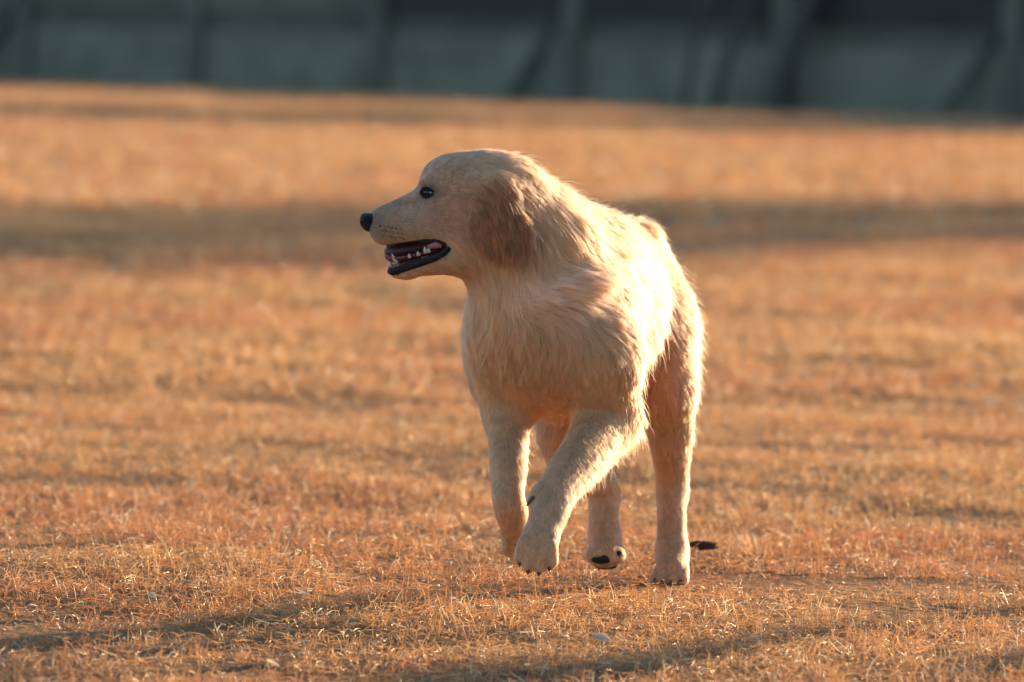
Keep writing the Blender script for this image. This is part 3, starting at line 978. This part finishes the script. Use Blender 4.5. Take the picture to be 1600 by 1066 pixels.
# ---- coat: (px, py, Y,  direction right / away / up,  length mm, lift)
CT = [
    (592, 340, -0.38, (1, 0, .1), 2.5, .25), (600, 362, -0.39, (1, 0, -.1), 3, .25), (635, 325, -0.39, (1, 0, .1), 3.5, .25), (640, 350, -0.40, (1, 0, -.15), 4, .25),
    (640, 310, -0.36, (1, 0, .2), 3, .25), (620, 375, -0.39, (.8, 0, -.6), 3.5, .25), (668, 372, -0.40, (1, 0, -.3), 4, .25),
    (690, 345, -0.41, (1, 0, -.2), 6, .25), (715, 355, -0.42, (1, 0, -.45), 11, .3), (660, 428, -0.38, (1, 0, -.15), 7, .25), (625, 430, -0.37, (1, 0, -.3), 4, .25),
    (700, 415, -0.40, (.9, 0, -.4), 10, .3), (722, 395, -0.42, (.7, 0, -.7), 16, .3),
    (680, 262, -0.38, (.7, 0, .5), 4, .25), (668, 285, -0.40, (.5, 0, .8), 3, .25), (690, 300, -0.41, (1, 0, .1), 4.5, .25), (705, 245, -0.36, (1, 0, .2), 7, .3),
    (720, 290, -0.42, (1, 0, -.1), 7, .3), (755, 236, -0.36, (1, 0, -.1), 10, .35), (740, 262, -0.41, (1, 0, -.3), 10, .35), (800, 245, -0.36, (1, .1, -.4), 18, .4),
    (760, 290, -0.43, (.4, -.1, -1), 22, .35), (790, 300, -0.43, (.5, -.1, -.9), 38, .45), (775, 340, -0.44, (.15, -.05, -1), 28, .3), (740, 345, -0.43, (-.05, 0, -1), 18, .25),
    (815, 340, -0.43, (.5, -.1, -1), 38, .45), (765, 385, -0.44, (.05, 0, -1), 17, .3), (800, 380, -0.43, (.35, -.05, -1), 26, .4),
    (830, 262, -0.34, (.8, .3, -.5), 28, .4), (865, 285, -0.30, (.7, .4, -.6), 28, .3), (905, 310, -0.20, (.6, .6, -.5), 30, .28), (930, 335, -0.12, (.5, .7, -.5), 30, .28),
    (850, 320, -0.38, (.5, .1, -.9), 50, .22), (880, 350, -0.34, (.45, .2, -1), 55, .22), (930, 380, -0.24, (.3, .5, -.9), 55, .25), (850, 400, -0.43, (.35, 0, -1), 55, .22),
    (900, 410, -0.37, (.45, .2, -.9), 58, .25), (790, 430, -0.44, (.25, 0, -1), 42, .2), (750, 440, -0.43, (.15, -.1, -1), 32, .2), (740, 485, -0.40, (-.35, -.1, -.9), 26, .22), (775, 490, -0.45, (-.4, -.1, -.8), 36, .2),
    (815, 490, -0.45, (.6, -.1, .0), 42, .25), (840, 480, -0.45, (.85, .1, .3), 50, .28), (880, 462, -0.44, (.85, .2, .3), 54, .3), (915, 445, -0.41, (.85, .35, .1), 50, .32), (945, 435, -0.36, (.6, .55, -.5), 46, .3), (900, 500, -0.41, (.5, .2, -.8), 36, .2), (850, 512, -0.44, (.05, 0, -1), 42, .18),
    (785, 530, -0.43, (-.65, -.1, -.75), 40, .18), (742, 545, -0.36, (-.5, 0, -.9), 24, .22), (830, 560, -0.45, (-.25, -.1, -1), 38, .16), (890, 545, -0.45, (.3, 0, -1), 34, .18), (790, 585, -0.42, (-.35, 0, -1), 28, .16),
    (800, 620, -0.38, (-.05, 0, -1), 18, .15), (850, 625, -0.38, (0, 0, -1), 22, .15), (915, 595, -0.43, (.1, 0, -1), 18, .12), (930, 632, -0.40, (-.15, -.1, -1), 14, .15), (885, 640, -0.41, (-.1, 0, -1), 13, .12), (790, 660, -0.36, (0, 0, -1), 16, .2), (760, 610, -0.30, (-.1, 0, -1), 18, .2),
    (955, 520, -0.32, (.1, .4, -1), 44, .25), (975, 580, -0.28, (.2, .5, -.9), 46, .3), (985, 480, -0.16, (.1, .6, -.8), 55, .28), (1000, 550, -0.08, (.1, .4, -1), 60, .3),
    (1000, 620, -0.1, (.1, .3, -1), 55, .35), (940, 640, 0.0, (0, .2, -1), 60, .35), (870, 650, -0.15, (0, .1, -1), 55, .35),
    (950, 312, 0.0, (.1, .8, .1), 38, .5), (985, 325, 0.05, (.3, .75, .1), 38, .5), (960, 315, 0.2, (.1, .9, 0), 34, .5), (1020, 370, 0.1, (.45, .75, -.2), 40, .42),
    (1040, 400, 0.2, (.4, .75, -.4), 40, .38), (1060, 450, 0.2, (.25, .7, -.7), 38, .33), (1030, 450, 0.0, (.2, .6, -.8), 48, .3),
    (1070, 520, 0.18, (.15, .5, -.9), 34, .4), (1090, 580, 0.18, (.2, .5, -1), 36, .4), (1040, 540, 0.05, (.05, .4, -1), 34, .35), (1085, 650, 0.15, (.2, .5, -1), 38, .4),
    (1030, 620, 0.0, (0, .1, -1), 14, .25), (1075, 700, 0.12, (.15, .5, -1), 22, .3), (1045, 700, 0.05, (0, .2, -1), 15, .3), (1055, 760, 0.10, (.05, .2, -1), 13, .3),
    (1050, 830, 0.04, (0, 0, -1), 11, .3), (1050, 900, 0.0, (-.2, -.8, -.5), 7, .2),
    (960, 600, -0.38, (.2, .2, -1), 24, .3), (950, 660, -0.38, (-.1, -.1, -1), 17, .3), (985, 650, -0.29, (.5, .5, -.7), 42, .4), (950, 720, -0.39, (.45, .5, -.8), 40, .4),
    (910, 700, -0.45, (-.3, -.2, -1), 14, .3), (925, 760, -0.46, (.4, .5, -.8), 28, .38), (880, 780, -0.53, (-.2, -.1, -1), 12, .3), (895, 800, -0.52, (.2, .4, -1), 12, .3),
    (845, 860, -0.60, (-.2, -.4, -.9), 5, .15), (865, 860, -0.57, (0, .1, -1), 10, .25),
    (793, 660, -0.31, (0, 0, -1), 14, .3), (820, 660, -0.25, (.3, .6, -.9), 18, .3), (795, 730, -0.38, (0, 0, -1), 12, .3), (800, 800, -0.40, (0, .1, -1), 7, .2), (808, 845, -0.36, (0, .4, -1), 8, .2),
    (860, 660, -0.08, (-.1, .1, -1), 16, .25), (868, 715, -0.1, (0, .1, -1), 12, .25), (945, 765, 0.02, (.1, .1, -1), 12, .3), (945, 820, -0.02, (0, 0, -1), 11, .3), (948, 866, -0.08, (0, -.6, -.5), 7, .2),
    (1010, 380, 0.34, (.3, .6, -.7), 50, .4), (1040, 430, 0.40, (.3, .5, -.9), 60, .45), (1064, 540, 0.42, (.4, .3, -1), 60, .5), (1058, 640, 0.40, (.1, .1, -1), 60, .3),
]
C_p = np.array([W(c[0], c[1], c[2]) for c in CT])
C_d = np.array([unit(c[3]) for c in CT])
C_l = np.array([c[4] for c in CT]) * 0.001
C_t = np.array([c[5] for c in CT])


def coat_field(p):
    D = np.zeros((len(p), 3)); L = np.zeros(len(p)); T = np.zeros(len(p))
    for a in range(0, len(p), 20000):
        q = p[a:a + 20000].astype(np.float32)
        d2 = ((q[:, None, :] - C_p[None].astype(np.float32)) ** 2).sum(-1)
        near = np.sqrt(np.partition(d2, 1, axis=1)[:, 1])
        sg = np.clip(near * 0.8, 0.016, 0.06)[:, None]
        w = np.exp(-d2 / (2 * sg ** 2)) + 1e-9 / (d2 + 1e-4)
        w /= w.sum(1, keepdims=True)
        D[a:a + 20000] = w @ C_d; L[a:a + 20000] = w @ C_l; T[a:a + 20000] = w @ C_t
    return D, L, T


def coat_colour(P, extra):
    """cream gold, russet ears, greyer face, dark muzzle tip; extra = strand to strand variation"""
    nstr = len(P)
    base = np.tile(np.array((0.500, 0.312, 0.165)), (nstr, 1))
    var = extra + (fbm(P, 25, 60, 2) - 0.5) * 0.22
    base = base * (1 + var)[:, None]
    def zone(c, rr): return np.exp(-(((P - c) / np.array(rr)) ** 2).sum(-1))
    low = np.clip((0.30 - P[:, 2]) / 0.12, 0, 1)[:, None] * 0.28            # paler legs and feet
    base = base * (1 - low) + low * np.array((0.52, 0.375, 0.255)) * (1 + var)[:, None]
    ruff = np.clip(1.2 * zone(W(875, 455, -0.43), (0.085, 0.06, 0.045)), 0, 1)[:, None] * 0.75
    base = base * (1 - ruff) + ruff * np.array((0.62, 0.46, 0.325)) * (1 + var)[:, None]
    face = np.clip(1.25 * zone(H(680, 310), (0.085, 0.08, 0.07)), 0, 1)[:, None]
    base = base * (1 - face * 0.8) + face * 0.8 * np.array((0.455, 0.310, 0.225)) * (1 + var)[:, None]
    red = np.clip(zone(H(718, 312, -0.05), (0.032, 0.03, 0.016)) + zone(H(690, 345, -0.05), (0.03, 0.03, 0.012)) + zone(H(690, 420, -0.03), (0.05, 0.04, 0.012)), 0, 1)[:, None] * 0.6
    base = base * (1 - red) + red * np.array((0.46, 0.225, 0.130)) * (1 + var)[:, None]
    base = base * (1 + face * (0.55 * (fbm(P, 130, 77, 2) - 0.5))[:, None])
    muz = np.clip(1.15 * zone(H(586, 350), (0.030, 0.05, 0.026)), 0, 1)[:, None]
    base = base * (1 - 0.55 * muz) + 0.55 * muz * np.array((0.20, 0.155, 0.125))
    brd = np.clip(zone(H(625, 316), (0.045, 0.022, 0.013)), 0, 1)[:, None] * 0.42
    for sg in (-1, 1): brd = np.maximum(brd, np.clip(1.3 * zone(H(668, 300, sg * 0.036), (0.017, 0.02, 0.012)), 0, 1)[:, None] * 0.75)
    base = base * (1 - brd) + brd * np.array((0.16, 0.12, 0.10))
    q = P.copy(); q[:, 1] = YH - abs(q[:, 1] - YH)
    q1 = np.linalg.norm((q - H(773, 318, -0.068)) @ EAR_AX.T / np.array((0.036, 0.018, 0.042)), axis=1)
    q2 = np.linalg.norm((q - H(781, 357, -0.075)) @ EAR_AX.T / np.array((0.050, 0.017, 0.044)), axis=1)
    ear = np.maximum(np.clip((1.2 - q2) / 0.38, 0, 1), 0.85 * np.clip((1.15 - q1) / 0.4, 0, 1))[:, None]
    ear = np.clip(ear * (0.7 + 0.5 * rng.random((nstr, 1))), 0, 1)
    base = base * (1 - ear) + ear * np.clip(1 + 1.7 * var[:, None], 0.5, 1.9) * np.array((0.345, 0.150, 0.066)) * (1 + var)[:, None]
    # dark roots of the whiskers
    dots = np.zeros(nstr)
    for row, y0 in enumerate((352, 359, 366)):
        for j in range(6):
            for sgn in (-1, 1):
                c = H(594 + j * 6.2 + row * 2.5, y0 + j * 0.8, 0)
                dots = np.maximum(dots, (((P[:, [0, 2]] - c[[0, 2]]) ** 2).sum(-1) < 0.0015 ** 2) * 1.0)
    base = base * (1 - 0.7 * dots[:, None])
    return np.clip(base, 0.01, 0.95)


def grow(nstr):
    tri = np.concatenate([bf[:, [0, 1, 2]], bf[:, [0, 2, 3]]])
    tm = np.concatenate([bald, bald])
    A, B, C = bv[tri[:, 0]], bv[tri[:, 1]], bv[tri[:, 2]]
    ar = np.linalg.norm(np.cross(B - A, C - A), axis=1)
    cc = (A + B + C) / 3
    _, Lc, _ = coat_field(cc)
    wt = ar * np.where(tm, 0, 1) * np.clip((0.030 / Lc) ** 0.45, 0.7, 2.4)
    # no hair under the nose leather, on the eyes or in the black lips
    wt *= np.linalg.norm(cc - nc, axis=1) > 0.0150
    for s in (-1, 1):
        q = cc - np.array((EYE[0], YH + s * 0.036, EYE[2]))
        wt *= ((q[:, 0] / 0.0095) ** 2 + (q[:, 2] / 0.0058) ** 2 + (q[:, 1] / 0.02) ** 2) > 1
    wt *= cc[:, 2] > 0.004
    fn = np.cross(B - A, C - A); fn /= np.linalg.norm(fn, axis=1, keepdims=True) + 1e-12
    wt *= np.where(fn[:, 1] > 0.45, 0.3, 1.0)             # the side turned away from the view carries less
    pick = rng.choice(len(tri), nstr, p=wt / wt.sum())
    u, v = rng.random(nstr), rng.random(nstr)
    fl = u + v > 1; u[fl], v[fl] = 1 - u[fl], 1 - v[fl]
    P = A[pick] + (B - A)[pick] * u[:, None] + (C - A)[pick] * v[:, None]
    N = grad_sdf(P)
    D, L, T = coat_field(P)
    # swirl the lay of the coat a little, in patches
    for sc_, am in ((14, 0.5), (45, 0.45)):
        D = D + am * np.stack([fbm(P, sc_, 20 + a, 2) - 0.5 for a in range(3)], -1)
    D -= N * (D * N).sum(-1, keepdims=True)
    D /= np.linalg.norm(D, axis=-1, keepdims=True) + 1e-9
    short = L < 0.012
    L = np.where((P[:, 2] > 0.42) & short, L * 1.4, L)
    L = L * (0.45 + 0.5 * rng.random(nstr)) * (0.8 + 0.45 * fbm(P, 30, 40, 2))
    stray = (rng.random(nstr) < 0.022) & ~short
    L = np.where(stray, L * 1.45, L); T = np.where(stray, np.clip(T * 1.9, 0, 0.75), T)
    rump = np.clip((P[:, 1] + 0.05) / 0.15, 0, 1)
    L = np.where(L > 0.014, L * (1.05 - 0.30 * rump), L)
    # locks
    nc_ = max(200, nstr // 26)
    ci = rng.choice(nstr, nc_, replace=False)
    kd = kdtree.KDTree(nc_)
    for j, i in enumerate(ci): kd.insert(P[i], j)
    kd.balance()
    own = np.array([kd.find(p)[1] for p in P])
    cl = ci[own]
    K = 7
    s = np.linspace(0, 1, K)
    lift = T * (0.55 + 0.6 * rng.random(nstr))
    a0 = np.arcsin(np.clip(lift, 0, 0.95))
    lockn = rng.normal(0, 1, (nc_, 3))[own]
    pts = np.zeros((nstr, K, 3))
    pts[:, 0] = P - N * 0.001
    cur = pts[:, 0].copy()
    jit = rng.normal(0, 0.075, (nstr, 3)) + lockn * (0.05 + 0.075 * np.clip(L / 0.03, 0, 1))[:, None]
    for k in range(1, K):
        ang = a0 * (1.25 - 0.9 * s[k])
        dr = D * np.cos(ang)[:, None] + N * np.sin(ang)[:, None] + jit * (0.5 + s[k])
        dr[:, 2] -= 0.30 * s[k] * np.clip(L / 0.04, 0, 1.3)
        dr /= np.linalg.norm(dr, axis=-1, keepdims=True)
        cur = cur + dr * (L / (K - 1))[:, None]
        pts[:, k] = cur
    # gather the ends of each lock
    off = pts - pts[:, :1]
    tgt = pts[cl]
    g = (s ** 1.3)[None, :, None] * (np.clip(L / 0.03, 0.15, 1) * (0.20 + 0.45 * rng.random(nstr)))[:, None, None]
    g = np.where(stray[:, None, None], 0.0, g)
    pts = pts * (1 - g) + (tgt + (P - P[cl])[:, None, :] * 0.25) * g
    # keep the hair outside the body
    for k in range(1, K):
        q = pts[:, k]
        d = sample_sdf(q)
        need = 0.0010 + 0.0035 * s[k] * np.clip(L / 0.03, 0.1, 1)
        q = q + grad_sdf(q) * np.clip(need - d, 0, 0.02)[:, None]
        pts[:, k] = q
    r0 = 0.00019 + 0.00004 * np.clip(L / 0.03, 0, 1)
    rad = r0[:, None] * (1 - 0.78 * s[None, :] ** 1.6)
    base = coat_colour(P, (rng.random(nstr) - 0.5) * 0.14 + (rng.random(nc_)[own] - 0.5) * np.where(short, 0.30, 0.24))
    return pts, rad, base


ta = me.attributes.new('tint', 'FLOAT_COLOR', 'POINT')
ta.data.foreach_set('color', np.concatenate([coat_colour(bv, np.zeros(len(bv))) * 0.85, np.ones((len(bv), 1))], 1).astype(np.float32).ravel())
pts, rad, tint = grow(500000)
fur = strands('fur', pts - DOG0, rad, tint, M_fur, dog)
fur['kind'] = 'stuff'
